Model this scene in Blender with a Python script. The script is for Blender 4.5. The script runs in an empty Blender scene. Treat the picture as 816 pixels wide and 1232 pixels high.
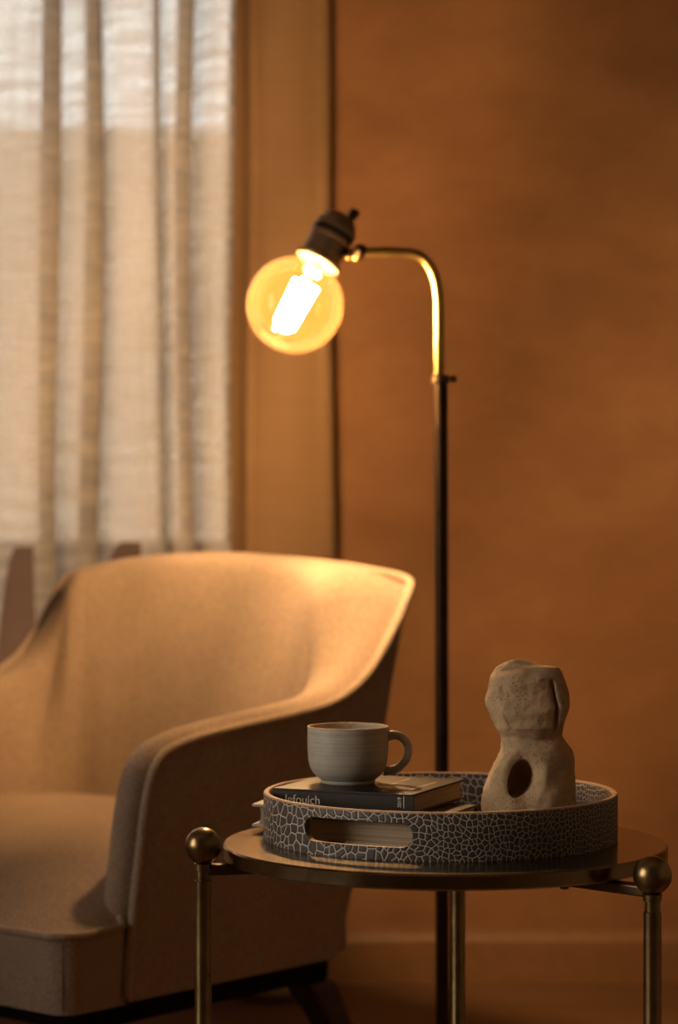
import bpy, bmesh, math, random
from mathutils import Vector, Matrix
from mathutils import noise as mnoise

S = bpy.context.scene
COL = S.collection
random.seed(7)
PI = math.pi

# ------------------------------------------------------------------ camera, world, lights, exposure
cd = bpy.data.cameras.new('camera')
cam = bpy.data.objects.new('camera', cd)
COL.objects.link(cam)
cam.location = (0, 0, 0.87)
cam.rotation_euler = (PI / 2, 0, 0)
cd.sensor_fit = 'VERTICAL'
cd.sensor_height = 36.0
cd.lens = 85.0
cd.clip_start = 0.05
cd.dof.use_dof = True
cd.dof.focus_distance = 2.33
cd.dof.aperture_fstop = 4.0
S.camera = cam

S.view_settings.view_transform = 'Standard'
S.view_settings.look = 'None'
S.view_settings.gamma = 1.0
S.view_settings.use_curve_mapping = False
S.view_settings.exposure = 0.0
S.cycles.use_denoising = True
S.cycles.max_bounces = 10
S.cycles.diffuse_bounces = 5
S.cycles.transparent_max_bounces = 24
S.cycles.sample_clamp_indirect = 6.0
S.cycles.caustics_reflective = False
S.cycles.caustics_refractive = False

WORLD_STRENGTH = 3.5
DAYLIGHT = 20.0
BULB = 2400.0
FZ = 0.085            # floor level; the camera sits 0.785 m above it

w = bpy.data.worlds.new('sky')
S.world = w
w.use_nodes = True
bg = w.node_tree.nodes['Background']
bg.inputs[0].default_value = (1.0, 0.955, 0.91, 1)
bg.inputs[1].default_value = WORLD_STRENGTH


def area_light(name, loc, rot, sx, sy, power, color, portal=False):
    l = bpy.data.lights.new(name, 'AREA')
    l.shape = 'RECTANGLE'
    l.size, l.size_y = sx, sy
    l.energy = power
    l.color = color
    if portal:
        l.cycles.is_portal = True
    o = bpy.data.objects.new(name, l)
    COL.objects.link(o)
    o.location = loc
    o.rotation_euler = rot
    return o


# daylight through the side window, lamp spread narrowed to keep it off the back wall; sky portal of the back window
area_light('daylight', (-2.16, 1.30, 1.30), (0, -PI / 2, 0), 1.5, 1.2, DAYLIGHT, (1.0, 0.83, 0.66)).data.spread = math.radians(120)
area_light('sky_portal', (-1.05, 4.24, 1.53), (-PI / 2, 0, 0), 1.7, 1.86, 1.0, (1, 1, 1), portal=True)


# ------------------------------------------------------------------ materials
def lin(c):
    return tuple(((v / 255) / 12.92 if v / 255 <= 0.04045 else ((v / 255 + 0.055) / 1.055) ** 2.4) for v in c) + (1.0,)


class NT:
    def __init__(self, name):
        self.m = bpy.data.materials.new(name)
        self.m.use_nodes = True
        self.t = self.m.node_tree
        self.t.nodes.clear()
        self.out = self.n('ShaderNodeOutputMaterial')

    def n(self, kind, **kw):
        nd = self.t.nodes.new(kind)
        for k, v in kw.items():
            setattr(nd, k, v)
        return nd

    def l(self, a, b):
        self.t.links.new(a, b)

    def coords(self, which='Object', scale=(1, 1, 1)):
        tc = self.n('ShaderNodeTexCoord')
        mp = self.n('ShaderNodeMapping')
        mp.inputs['Scale'].default_value = scale
        self.l(tc.outputs[which], mp.inputs['Vector'])
        return mp.outputs[0]

    def noise(self, vec, scale, detail=4.0, rough=0.6):
        nd = self.n('ShaderNodeTexNoise')
        nd.inputs['Scale'].default_value = scale
        nd.inputs['Detail'].default_value = detail
        nd.inputs['Roughness'].default_value = rough
        self.l(vec, nd.inputs['Vector'])
        return nd.outputs['Fac']

    def ramp(self, fac, stops):
        r = self.n('ShaderNodeValToRGB')
        e = r.color_ramp.elements
        while len(e) < len(stops):
            e.new(0.5)
        for i, (p, c) in enumerate(stops):
            e[i].position = p
            e[i].color = c
        self.l(fac, r.inputs['Fac'])
        return r.outputs['Color']

    def mixc(self, fac, a, b, mode='MIX'):
        m = self.n('ShaderNodeMix', data_type='RGBA', blend_type=mode)
        for sock, val in ((m.inputs[0], fac), (m.inputs[6], a), (m.inputs[7], b)):
            if hasattr(val, 'links'):
                self.l(val, sock)
            else:
                sock.default_value = val
        return m.outputs[2]

    def math(self, op, a, b=0.0):
        m = self.n('ShaderNodeMath', operation=op)
        for i, v in enumerate((a, b)):
            if hasattr(v, 'links'):
                self.l(v, m.inputs[i])
            else:
                m.inputs[i].default_value = v
        return m.outputs[0]

    def bump(self, h, strength, dist):
        b = self.n('ShaderNodeBump')
        b.inputs['Strength'].default_value = strength
        b.inputs['Distance'].default_value = dist
        self.l(h, b.inputs['Height'])
        return b.outputs[0]

    def principled(self, color, rough=0.5, metal=0.0, normal=None, sheen=0.0, spec=0.5):
        p = self.n('ShaderNodeBsdfPrincipled')
        for key, val in (('Base Color', color), ('Roughness', rough), ('Metallic', metal)):
            if hasattr(val, 'links'):
                self.l(val, p.inputs[key])
            else:
                p.inputs[key].default_value = val
        p.inputs['Sheen Weight'].default_value = sheen
        p.inputs['Specular IOR Level'].default_value = spec
        if normal is not None:
            self.l(normal, p.inputs['Normal'])
        self.l(p.outputs[0], self.out.inputs[0])
        return p


def G(v):
    return (v, v, v, 1.0)


def mat_fabric(name, c, scale=650.0):
    t = NT(name)
    v = t.coords('Object')
    fine = t.noise(v, scale, 3, 0.7)
    wide = t.noise(v, 14, 3, 0.55)
    a = tuple(x * 0.42 for x in c[:3]) + (1,)
    b = tuple(min(1, x * 1.65) for x in c[:3]) + (1,)
    col = t.ramp(fine, [(0.34, a), (0.66, b)])
    col = t.mixc(0.22, col, t.ramp(wide, [(0.3, G(0.6)), (0.7, G(1.0))]), 'MULTIPLY')
    t.principled(col, 0.92, 0, t.bump(fine, 0.7, 0.0015), sheen=0.08, spec=0.15)
    return t.m


def mat_metal(name, c, rough=0.3, var=0.25, metal=1.0):
    t = NT(name)
    v = t.coords('Object')
    n = t.noise(v, 35, 5, 0.65)
    n2 = t.noise(v, 400, 2, 0.5)
    a = tuple(x * (1 - var) for x in c[:3]) + (1,)
    b = tuple(min(1, x * (1 + var)) for x in c[:3]) + (1,)
    col = t.ramp(n, [(0.3, a), (0.7, b)])
    r = t.math('ADD', t.math('MULTIPLY', n, 0.16), rough - 0.08)
    t.principled(col, r, metal, t.bump(n2, 0.06, 0.0006))
    return t.m


def mat_plain(name, c, rough=0.6, grain=200.0, var=0.15, bump=0.1, spec=0.4):
    t = NT(name)
    v = t.coords('Object')
    n = t.noise(v, grain, 4, 0.6)
    a = tuple(x * (1 - var) for x in c[:3]) + (1,)
    b = tuple(min(1, x * (1 + var)) for x in c[:3]) + (1,)
    t.principled(t.ramp(n, [(0.3, a), (0.7, b)]), rough, 0, t.bump(n, bump, 0.001), spec=spec)
    return t.m


def mat_plaster():
    t = NT('limewash_plaster')
    v = t.coords('Object')
    big = t.noise(v, 1.6, 6, 0.6)
    mid = t.noise(t.coords('Object', (1, 1, 2.2)), 5.0, 7, 0.62)
    fine = t.noise(v, 120, 4, 0.7)
    c1 = t.ramp(big, [(0.30, (0.265, 0.127, 0.056, 1)), (0.72, (0.38, 0.198, 0.095, 1))])
    c2 = t.ramp(mid, [(0.35, G(0.80)), (0.68, G(1.02))])
    c3 = t.ramp(fine, [(0.3, G(0.88)), (0.7, G(1.0))])
    col = t.mixc(1.0, t.mixc(1.0, c1, c2, 'MULTIPLY'), c3, 'MULTIPLY')
    t.principled(col, 0.85, 0, t.bump(mid, 0.25, 0.01), spec=0.2)
    return t.m


def mat_floor():
    t = NT('dark_oak_boards')
    v = t.coords('Object')
    br = t.n('ShaderNodeTexBrick')
    br.offset = 0.37
    br.inputs['Scale'].default_value = 1.0
    br.inputs['Brick Width'].default_value = 1.6
    br.inputs['Row Height'].default_value = 0.16
    br.inputs['Mortar Size'].default_value = 0.003
    br.inputs['Color1'].default_value = (0.16, 0.080, 0.036, 1)
    br.inputs['Color2'].default_value = (0.23, 0.118, 0.054, 1)
    br.inputs['Mortar'].default_value = (0.03, 0.015, 0.008, 1)
    t.l(v, br.inputs['Vector'])
    g = t.noise(t.coords('Object', (3, 60, 1)), 2.0, 6, 0.6)
    col = t.mixc(0.5, br.outputs['Color'], t.ramp(g, [(0.3, G(0.5)), (0.7, G(1.0))]), 'MULTIPLY')
    t.principled(col, 0.5, 0, t.bump(g, 0.1, 0.002))
    return t.m


def mat_curtain(name, c, clear, var=0.70):
    t = NT(name)
    v = t.coords('UV', (1, 1, 1))
    slub = t.noise(t.coords('UV', (7, 55, 1)), 1.0, 6, 0.7)
    slubv = t.noise(t.coords('UV', (70, 4, 1)), 1.0, 4, 0.6)
    weave = t.noise(v, 700, 2, 0.6)
    tex = t.math('ADD', t.math('MULTIPLY', slub, 0.72), t.math('MULTIPLY', slubv, 0.28))
    a = tuple(x * var for x in c[:3]) + (1,)
    col = t.ramp(tex, [(0.35, a), (0.62, c)])
    col = t.mixc(0.3, col, t.ramp(weave, [(0.3, G(0.6)), (0.7, G(1.0))]), 'MULTIPLY')
    d = t.n('ShaderNodeBsdfDiffuse')
    tr = t.n('ShaderNodeBsdfTranslucent')
    tp = t.n('ShaderNodeBsdfTransparent')
    t.l(col, d.inputs[0])
    t.l(col, tr.inputs[0])
    b = t.bump(tex, 0.25 if clear else 0.06, 0.004)
    t.l(b, d.inputs['Normal'])
    m1 = t.n('ShaderNodeMixShader')
    m1.inputs[0].default_value = 0.62 if clear else 0.3
    t.l(d.outputs[0], m1.inputs[1])
    t.l(tr.outputs[0], m1.inputs[2])
    m2 = t.n('ShaderNodeMixShader')
    t.l(t.math('MULTIPLY', t.ramp(tex, [(0.40, G(1.0)), (0.60, G(0.25))]), clear), m2.inputs[0])
    t.l(m1.outputs[0], m2.inputs[1])
    t.l(tp.outputs[0], m2.inputs[2])
    t.l(m2.outputs[0], t.out.inputs[0])
    return t.m


def mat_clear_glass():
    t = NT('window_glass')
    tp = t.n('ShaderNodeBsdfTransparent')
    tp.inputs[0].default_value = (0.96, 0.97, 0.96, 1)
    gl = t.n('ShaderNodeBsdfGlossy')
    gl.inputs['Roughness'].default_value = 0.02
    fr = t.n('ShaderNodeFresnel')
    m = t.n('ShaderNodeMixShader')
    t.l(fr.outputs[0], m.inputs[0])
    t.l(tp.outputs[0], m.inputs[1])
    t.l(gl.outputs[0], m.inputs[2])
    t.l(m.outputs[0], t.out.inputs[0])
    return t.m


def mat_bulb_glass():
    t = NT('amber_bulb_glass')
    tp = t.n('ShaderNodeBsdfTransparent')
    tp.inputs[0].default_value = (1.0, 0.80, 0.46, 1)
    tl = t.n('ShaderNodeBsdfTranslucent')
    tl.inputs[0].default_value = (1.0, 0.48, 0.10, 1)
    lw = t.n('ShaderNodeLayerWeight')
    lw.inputs['Blend'].default_value = 0.35
    f = t.math('ADD', t.math('MULTIPLY', lw.outputs['Facing'], 0.008), 0.0055)
    m0 = t.n('ShaderNodeMixShader')
    t.l(f, m0.inputs[0])
    t.l(tp.outputs[0], m0.inputs[1])
    t.l(tl.outputs[0], m0.inputs[2])
    gl = t.n('ShaderNodeBsdfGlossy')
    gl.inputs['Roughness'].default_value = 0.06
    fr = t.n('ShaderNodeFresnel')
    fr.inputs['IOR'].default_value = 1.35
    m = t.n('ShaderNodeMixShader')
    t.l(fr.outputs[0], m.inputs[0])
    t.l(m0.outputs[0], m.inputs[1])
    t.l(gl.outputs[0], m.inputs[2])
    t.l(m.outputs[0], t.out.inputs[0])
    return t.m


def mat_emit(name, c, s):
    t = NT(name)
    e = t.n('ShaderNodeEmission')
    e.inputs[0].default_value = c
    e.inputs[1].default_value = s
    t.l(e.outputs[0], t.out.inputs[0])
    return t.m


def mat_croc():
    t = NT('embossed_hide')
    tc = t.n('ShaderNodeTexCoord')
    warp = t.n('ShaderNodeTexNoise')
    warp.inputs['Scale'].default_value = 14
    t.l(tc.outputs['UV'], warp.inputs['Vector'])
    ad = t.n('ShaderNodeVectorMath', operation='MULTIPLY_ADD')
    ad.inputs[1].default_value = (0.022, 0.022, 0.0)
    t.l(warp.outputs['Color'], ad.inputs[0])
    t.l(tc.outputs['UV'], ad.inputs[2])
    vo = t.n('ShaderNodeTexVoronoi', feature='DISTANCE_TO_EDGE', voronoi_dimensions='2D')
    vo.inputs['Scale'].default_value = 185
    vo.inputs['Randomness'].default_value = 0.8
    t.l(ad.outputs[0], vo.inputs['Vector'])
    vc = t.n('ShaderNodeTexVoronoi', feature='F1', voronoi_dimensions='2D')
    vc.inputs['Scale'].default_value = 185
    vc.inputs['Randomness'].default_value = 0.8
    t.l(ad.outputs[0], vc.inputs['Vector'])
    fine = t.noise(t.coords('Object'), 500, 3, 0.6)
    cells = t.ramp(vc.outputs['Distance'], [(0.0, (0.070, 0.052, 0.040, 1)), (0.8, (0.045, 0.034, 0.027, 1))])
    cells = t.mixc(0.5, cells, t.ramp(fine, [(0.3, G(0.5)), (0.7, G(1.2))]), 'MULTIPLY')
    line = t.ramp(vo.outputs['Distance'], [(0.025, G(1.0)), (0.078, G(0.0))])
    col = t.mixc(line, cells, (0.50, 0.43, 0.35, 1))
    h = t.ramp(vo.outputs['Distance'], [(0.03, G(0.0)), (0.22, G(1.0))])
    t.principled(col, 0.55, 0, t.bump(h, 0.5, 0.0012), spec=0.4)
    return t.m


def mat_clay():
    t = NT('pitted_clay')
    v = t.coords('Object')
    big = t.noise(v, 26, 5, 0.6)
    mid = t.noise(v, 130, 5, 0.65)
    vo = t.n('ShaderNodeTexVoronoi', feature='F1')
    vo.inputs['Scale'].default_value = 380
    t.l(v, vo.inputs['Vector'])
    sel = t.noise(v, 45, 3, 0.6)
    pit = t.math('MULTIPLY', t.ramp(vo.outputs['Distance'], [(0.12, G(1.0)), (0.28, G(0.0))]),
                 t.ramp(sel, [(0.44, G(0.0)), (0.54, G(1.0))]))
    col = t.ramp(big, [(0.3, (0.40, 0.265, 0.150, 1)), (0.7, (0.53, 0.365, 0.215, 1))])
    col = t.mixc(0.5, col, t.ramp(mid, [(0.3, G(0.6)), (0.7, G(1.05))]), 'MULTIPLY')
    col = t.mixc(pit, col, (0.07, 0.045, 0.03, 1))
    h = t.math('SUBTRACT', t.math('MULTIPLY', mid, 0.6), pit)
    t.principled(col, 0.9, 0, t.bump(h, 0.5, 0.0014), spec=0.15)
    return t.m


def mat_stoneware():
    t = NT('speckled_stoneware')
    rings = t.noise(t.coords('Object', (4, 4, 330)), 1.0, 4, 0.6)
    v = t.coords('Object')
    sp = t.n('ShaderNodeTexVoronoi', feature='F1')
    sp.inputs['Scale'].default_value = 420
    t.l(v, sp.inputs['Vector'])
    sel = t.noise(v, 170, 2, 0.5)
    spots = t.math('MULTIPLY', t.ramp(sp.outputs['Distance'], [(0.15, G(1.0)), (0.3, G(0.0))]),
                   t.ramp(sel, [(0.52, G(0.0)), (0.58, G(1.0))]))
    cloud = t.noise(v, 60, 4, 0.6)
    col = t.ramp(rings, [(0.3, (0.34, 0.30, 0.245, 1)), (0.7, (0.50, 0.45, 0.375, 1))])
    col = t.mixc(0.35, col, t.ramp(cloud, [(0.3, G(0.6)), (0.7, G(1.0))]), 'MULTIPLY')
    col = t.mixc(t.math('MULTIPLY', spots, 0.5), col, (0.12, 0.09, 0.06, 1))
    t.principled(col, 0.5, 0, t.bump(rings, 0.25, 0.0012), spec=0.4)
    return t.m


def mat_pages():
    t = NT('cream_page_edges')
    n = t.noise(t.coords('Object', (6, 6, 1800)), 1.0, 3, 0.6)
    col = t.ramp(n, [(0.3, (0.26, 0.19, 0.12, 1)), (0.7, (0.52, 0.41, 0.28, 1))])
    t.principled(col, 0.85, 0, t.bump(n, 0.3, 0.0006), spec=0.2)
    return t.m


M = dict(
    plaster=mat_plaster(), floor=mat_floor(),
    ceiling=mat_plain('ceiling_paint', (0.30, 0.22, 0.15, 1), 0.9, 60, 0.05),
    cream=mat_plain('cream_paint', (0.32, 0.26, 0.20, 1), 0.9, 60, 0.05),
    skirting=mat_plain('painted_skirting', (0.24, 0.12, 0.052, 1), 0.55, 40, 0.08, 0.03),
    frame=mat_plain('window_frame_paint', (0.45, 0.36, 0.27, 1), 0.5, 40, 0.06, 0.03),
    facade=mat_plain('street_render', (0.66, 0.51, 0.38, 1), 0.9, 3, 0.12),
    sill_stand_in=mat_plain('brown_stand_in', (0.13, 0.055, 0.02, 1), 0.9, 20, 0.1),
    glass=mat_clear_glass(),
    sheer=mat_curtain('sheer_linen', (0.73, 0.67, 0.595, 1), 0.22, 0.60),
    drape=mat_curtain('heavy_linen', (0.33, 0.205, 0.110, 1), 0.0, 0.90),
    fabric=mat_fabric('oatmeal_weave', (0.37, 0.27, 0.195, 1)),
    fabric_seat=mat_fabric('oatmeal_weave_seat', (0.37, 0.27, 0.195, 1)),
    piping=mat_fabric('oatmeal_piping', (0.40, 0.295, 0.215, 1), 700),
    black_cloth=mat_plain('black_lining', (0.012, 0.008, 0.006, 1), 0.95, 300, 0.3, spec=0.1),
    walnut=mat_plain('dark_walnut', (0.055, 0.022, 0.012, 1), 0.45, 60, 0.3),
    brass=mat_metal('aged_brass', (0.21, 0.14, 0.062, 1), 0.30, 0.22),
    table_brass=mat_metal('satin_brass', (0.19, 0.13, 0.066, 1), 0.22, 0.14),
    dark_brass=mat_metal('browned_brass', (0.11, 0.07, 0.035, 1), 0.38, 0.25),
    lamp_brass=mat_metal('lamp_brass', (0.38, 0.25, 0.08, 1), 0.32, 0.12),
    shaded_brass=mat_metal('lamp_brass_shaded', (0.040, 0.024, 0.013, 1), 0.46, 0.25),  # darker copy of the lamp metal: dimness of grazing light put into the colour
    socket=mat_metal('patinated_socket', (0.27, 0.19, 0.115, 1), 0.38, 0.25, 0.75),
    socket_dark=mat_metal('blackened_ring', (0.05, 0.045, 0.045, 1), 0.4, 0.2),
    bulb=mat_bulb_glass(),
    filament=mat_emit('glowing_filament', (1.0, 0.73, 0.54, 1), BULB),
    stem_glass=mat_plain('pale_glass_stem', (0.25, 0.18, 0.10, 1), 0.3, 50, 0.05, 0.0),
    hide=mat_croc(), clay=mat_clay(), mug=mat_stoneware(), pages=mat_pages(),
    rim=mat_plain('bare_clay_rim', (0.50, 0.33, 0.19, 1), 0.7, 300, 0.2),
    tray_edge=mat_plain('tan_edge', (0.42, 0.26, 0.15, 1), 0.7, 200, 0.2),
    book_black=mat_plain('black_book_cloth', (0.022, 0.016, 0.013, 1), 0.36, 500, 0.2, 0.05, 0.40),
    book_brown=mat_plain('dark_book_board', (0.06, 0.04, 0.03, 1), 0.5, 300, 0.2, 0.05),
    book_red=mat_plain('oxblood_board', (0.10, 0.014, 0.010, 1), 0.5, 300, 0.2, 0.05),
    pale_card=mat_plain('pale_card', (0.50, 0.42, 0.34, 1), 0.7, 300, 0.1, 0.05),
    print_pale=mat_plain('silver_print', (0.75, 0.68, 0.57, 1), 0.5, 300, 0.05, 0.0),
    print_gold=mat_plain('gold_print', (0.80, 0.60, 0.34, 1), 0.45, 300, 0.1, 0.0),
    porcelain=mat_plain('pale_glaze', (0.55, 0.47, 0.40, 1), 0.2, 60, 0.05, 0.0),
)


# ------------------------------------------------------------------ mesh helpers
class MB:
    def __init__(self):
        self.v, self.f, self.uv = [], [], {}

    def add(self, vs, fs):
        o = len(self.v)
        self.v += [Vector(p) for p in vs]
        self.f += [tuple(i + o for i in f) for f in fs]
        return o

    def box(self, lo, hi, frame=None):
        x0, y0, z0 = lo
        x1, y1, z1 = hi
        vs = [(x0, y0, z0), (x1, y0, z0), (x1, y1, z0), (x0, y1, z0), (x0, y0, z1), (x1, y0, z1), (x1, y1, z1), (x0, y1, z1)]
        if frame is not None:
            vs = [frame @ Vector(p) for p in vs]
        self.add(vs, [(0, 3, 2, 1), (4, 5, 6, 7), (0, 1, 5, 4), (1, 2, 6, 5), (2, 3, 7, 6), (3, 0, 4, 7)])

    def grid(self, rows, closed_u=False, closed_v=False, flip=False):
        """rows[j][i] of points"""
        nj, ni = len(rows), len(rows[0])
        o = len(self.v)
        for r in rows:
            self.v += [Vector(p) for p in r]
        for j in range(nj if closed_v else nj - 1):
            for i in range(ni if closed_u else ni - 1):
                a, b = o + j * ni + i, o + j * ni + (i + 1) % ni
                c, d = o + ((j + 1) % nj) * ni + (i + 1) % ni, o + ((j + 1) % nj) * ni + i
                self.f.append((a, d, c, b) if flip else (a, b, c, d))
        return o

    def lathe(self, prof, seg=64, frame=None, caps=True):
        rows = []
        for r, z in prof:
            row = []
            for i in range(seg):
                a = 2 * PI * i / seg
                p = Vector((r * math.cos(a), r * math.sin(a), z))
                row.append(frame @ p if frame is not None else p)
            rows.append(row)
        o = self.grid(rows, closed_u=True)
        if caps:
            self.f.append(tuple(o + i for i in reversed(range(seg))))
            e = o + (len(prof) - 1) * seg
            self.f.append(tuple(e + i for i in range(seg)))

    def tube(self, pts, rad, seg=20, closed=False, cap=True):
        pts = [Vector(p) for p in pts]
        n = len(pts)
        rads = rad if isinstance(rad, (list, tuple)) else [rad] * n
        tang = []
        for i in range(n):
            a = pts[(i - 1) % n] if (closed or i > 0) else pts[i]
            b = pts[(i + 1) % n] if (closed or i < n - 1) else pts[i]
            tang.append((b - a).normalized())
        ref = Vector((0, 0, 1)) if abs(tang[0].z) < 0.9 else Vector((1, 0, 0))
        nrm = (ref - tang[0] * ref.dot(tang[0])).normalized()
        rows = []
        for i in range(n):
            nrm = (nrm - tang[i] * nrm.dot(tang[i])).normalized()
            bi = tang[i].cross(nrm)
            rows.append([pts[i] + (nrm * math.cos(2 * PI * k / seg) + bi * math.sin(2 * PI * k / seg)) * rads[i] for k in range(seg)])
        o = self.grid(rows, closed_u=True, closed_v=closed)
        if cap and not closed:
            self.f.append(tuple(o + k for k in reversed(range(seg))))
            e = o + (n - 1) * seg
            self.f.append(tuple(e + k for k in range(seg)))

    def sphere(self, c, r, seg=48, rings=28, squash=1.0):
        prof = []
        for j in range(1, rings):
            a = -PI / 2 + PI * j / rings
            prof.append((r * math.cos(a), r * math.sin(a) * squash))
        self.lathe(prof, seg, Matrix.Translation(c))

    def build(self, name, mat, parent=None, smooth=True, bevel=0.0, angle=40, subsurf=0, bevel_seg=3):
        base = Vector((0, 0, 0))
        if parent is not None:
            p = parent
            while p is not None:
                base += Vector(p.location)
                p = p.parent
        me = bpy.data.meshes.new(name)
        if getattr(self, 'local', False):
            base = Vector((0, 0, FZ if parent is not None else 0))
        me.from_pydata([tuple(p - base) for p in self.v], [], self.f)
        bm = bmesh.new()
        bm.from_mesh(me)
        bmesh.ops.recalc_face_normals(bm, faces=bm.faces)
        bm.to_mesh(me)
        bm.free()
        me.materials.append(M[mat] if isinstance(mat, str) else mat)
        o = bpy.data.objects.new(name, me)
        COL.objects.link(o)
        if parent is not None:
            o.parent = parent
        if bevel > 0:
            b = o.modifiers.new('bevel', 'BEVEL')
            b.width = bevel
            b.segments = bevel_seg
            b.limit_method = 'ANGLE'
            b.angle_limit = math.radians(35)
        if subsurf:
            sm = o.modifiers.new('subsurf', 'SUBSURF')
            sm.levels = sm.render_levels = subsurf
        if smooth:
            for p in me.polygons:
                p.use_smooth = True
            if angle < 180:
                me.set_sharp_from_angle(angle=math.radians(angle))
        return o


def clamp(v, a=0.0, c=1.0):
    return max(a, min(c, v))


def smooth(v):
    v = clamp(v)
    return v * v * (3 - 2 * v)


def catmull(pts, n, closed=False):
    pts = [Vector(p) for p in pts]
    m = len(pts)
    segs = m if closed else m - 1
    out = []
    for s in range(segs):
        p0 = pts[(s - 1) % m] if (closed or s > 0) else pts[0] * 2 - pts[1]
        p1, p2 = pts[s], pts[(s + 1) % m]
        p3 = pts[(s + 2) % m] if (closed or s < m - 2) else pts[-1] * 2 - pts[-2]
        for k in range(n):
            t = k / n
            out.append(0.5 * ((2 * p1) + (p2 - p0) * t + (2 * p0 - 5 * p1 + 4 * p2 - p3) * t * t + (3 * p1 - p0 - 3 * p2 + p3) * t ** 3))
    if not closed:
        out.append(pts[-1])
    return out


def thing(name, loc, label, cat, group=None, rotz=0.0):
    o = bpy.data.objects.new(name, None)
    o.empty_display_size = 0.05
    COL.objects.link(o)
    o.location = loc
    o.rotation_euler = (0, 0, rotz)
    o['label'] = label
    o['category'] = cat
    if group:
        o['group'] = group
    return o


def structure(o):
    o['kind'] = 'structure'
    return o


def axis_frame(origin, z_axis, x_hint=(1, 0, 0)):
    z = Vector(z_axis).normalized()
    x = Vector(x_hint)
    x = (x - z * x.dot(z)).normalized()
    y = z.cross(x)
    m = Matrix((x, y, z)).transposed().to_4x4()
    m.translation = Vector(origin)
    return m


# ------------------------------------------------------------------ the room
XL, XR, YF, YB, ZC = -2.05, 1.85, -1.4, 4.05, 2.55
T = 0.16
b = MB(); b.box((XL - T, YF - T, -0.1), (XR + T, YB + T, FZ)); structure(b.build('floor', 'floor', smooth=False))
b = MB(); b.box((XL - T, YF - T, ZC), (XR + T, YB + T, ZC + 0.1)); structure(b.build('ceiling', 'ceiling', smooth=False))
# back wall with its window opening
WX0, WX1, WZ0, WZ1 = -1.9, -0.135, 0.42, 2.45
b = MB()
b.box((XL - T, YB, 0), (WX0, YB + T, ZC))
b.box((WX1, YB, 0), (XR + T, YB + T, ZC))
b.box((WX0, YB, 0), (WX1, YB + T, WZ0))
b.box((WX0, YB, WZ1), (WX1, YB + T, ZC))
structure(b.build('wall_back', 'plaster', smooth=False))
b = MB(); b.box((XR, YF - T, 0), (XR + T, YB, ZC)); structure(b.build('wall_right', 'cream', smooth=False))
b = MB(); b.box((XL, YF - T, 0), (XR, YF, ZC)); structure(b.build('wall_front', 'cream', smooth=False))
LY0, LY1, LZ0, LZ1 = 0.55, 2.05, 0.6, 2.05
b = MB()
b.box((XL - T, YF - T, 0), (XL, LY0, ZC))
b.box((XL - T, LY1, 0), (XL, YB, ZC))
b.box((XL - T, LY0, 0), (XL, LY1, LZ0))
b.box((XL - T, LY0, LZ1), (XL, LY1, ZC))
structure(b.build('wall_left', 'cream', smooth=False))


def window(name, axis, a0, a1, z0, z1, d0, d1, bars_a, bars_z):
    """frame with glazing bars across an opening; axis 'x' for the back wall, 'y' for the left wall"""
    def bx(bb, p0, p1, q0, q1):
        if axis == 'x':
            bb.box((p0, d0, q0), (p1, d1, q1))
        else:
            bb.box((d0, p0, q0), (d1, p1, q1))
    f = MB()
    t = 0.045
    bx(f, a0, a0 + t, z0, z1); bx(f, a1 - t, a1, z0, z1)
    bx(f, a0 + t, a1 - t, z0, z0 + t); bx(f, a0 + t, a1 - t, z1 - t, z1)
    fo = structure(f.build(name, 'frame', smooth=False))
    g = MB()
    for a in bars_a:
        bx(g, a - 0.018, a + 0.018, z0 + t, z1 - t)
    for z in bars_z:
        bx(g, a0 + t, a1 - t, z - 0.018, z + 0.018)
    g.build('glazing_bars', 'frame', fo, smooth=False)
    p = MB()
    m = (d0 + d1) / 2
    if axis == 'x':
        p.box((a0 + t, m - 0.003, z0 + t), (a1 - t, m + 0.003, z1 - t))
    else:
        p.box((m - 0.003, a0 + t, z0 + t), (m + 0.003, a1 - t, z1 - t))
    p.build('pane', 'glass', fo, smooth=False)
    return fo


window('window_1', 'x', WX0, WX1, WZ0, WZ1, YB + 0.06, YB + 0.11, [-1.33, -0.76], [])
window('window_2', 'y', LY0, LY1, LZ0, LZ1, XL - 0.09, XL - 0.05, [1.30], [1.35])
# skirting with a small top bead
b = MB()
prof = [(0, 0), (-0.018, 0), (-0.018, 0.078), (-0.013, 0.086), (-0.011, 0.096), (0, 0.099)]
for xa, xb in ((XL, XR),):
    rows = [[(x, YB + dy, FZ + z * .88) for dy, z in prof] for x in (xa, xb)]
    b.grid(rows)
structure(b.build('baseboard_back', 'skirting', angle=25))
b = MB()
b.grid([[(XR + dy, y, FZ + z * .88) for dy, z in prof] for y in (YF, YB - 0.018)])
structure(b.build('baseboard_right', 'skirting', angle=25))
# the house across the street, pale render, seen only through the sheer
b = MB(); b.box((-9, 9.0, -1.0), (6, 9.4, 2.30)); structure(b.build('wall_outside', 'facade', smooth=False))
# brown wall beyond the glass, standing in for the wall below the sill
b = MB(); b.box((-3.0, 5.0, -0.5), (1.0, 5.1, 0.81)); structure(b.build('wall_stand_in', 'sill_stand_in', smooth=False))


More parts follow.
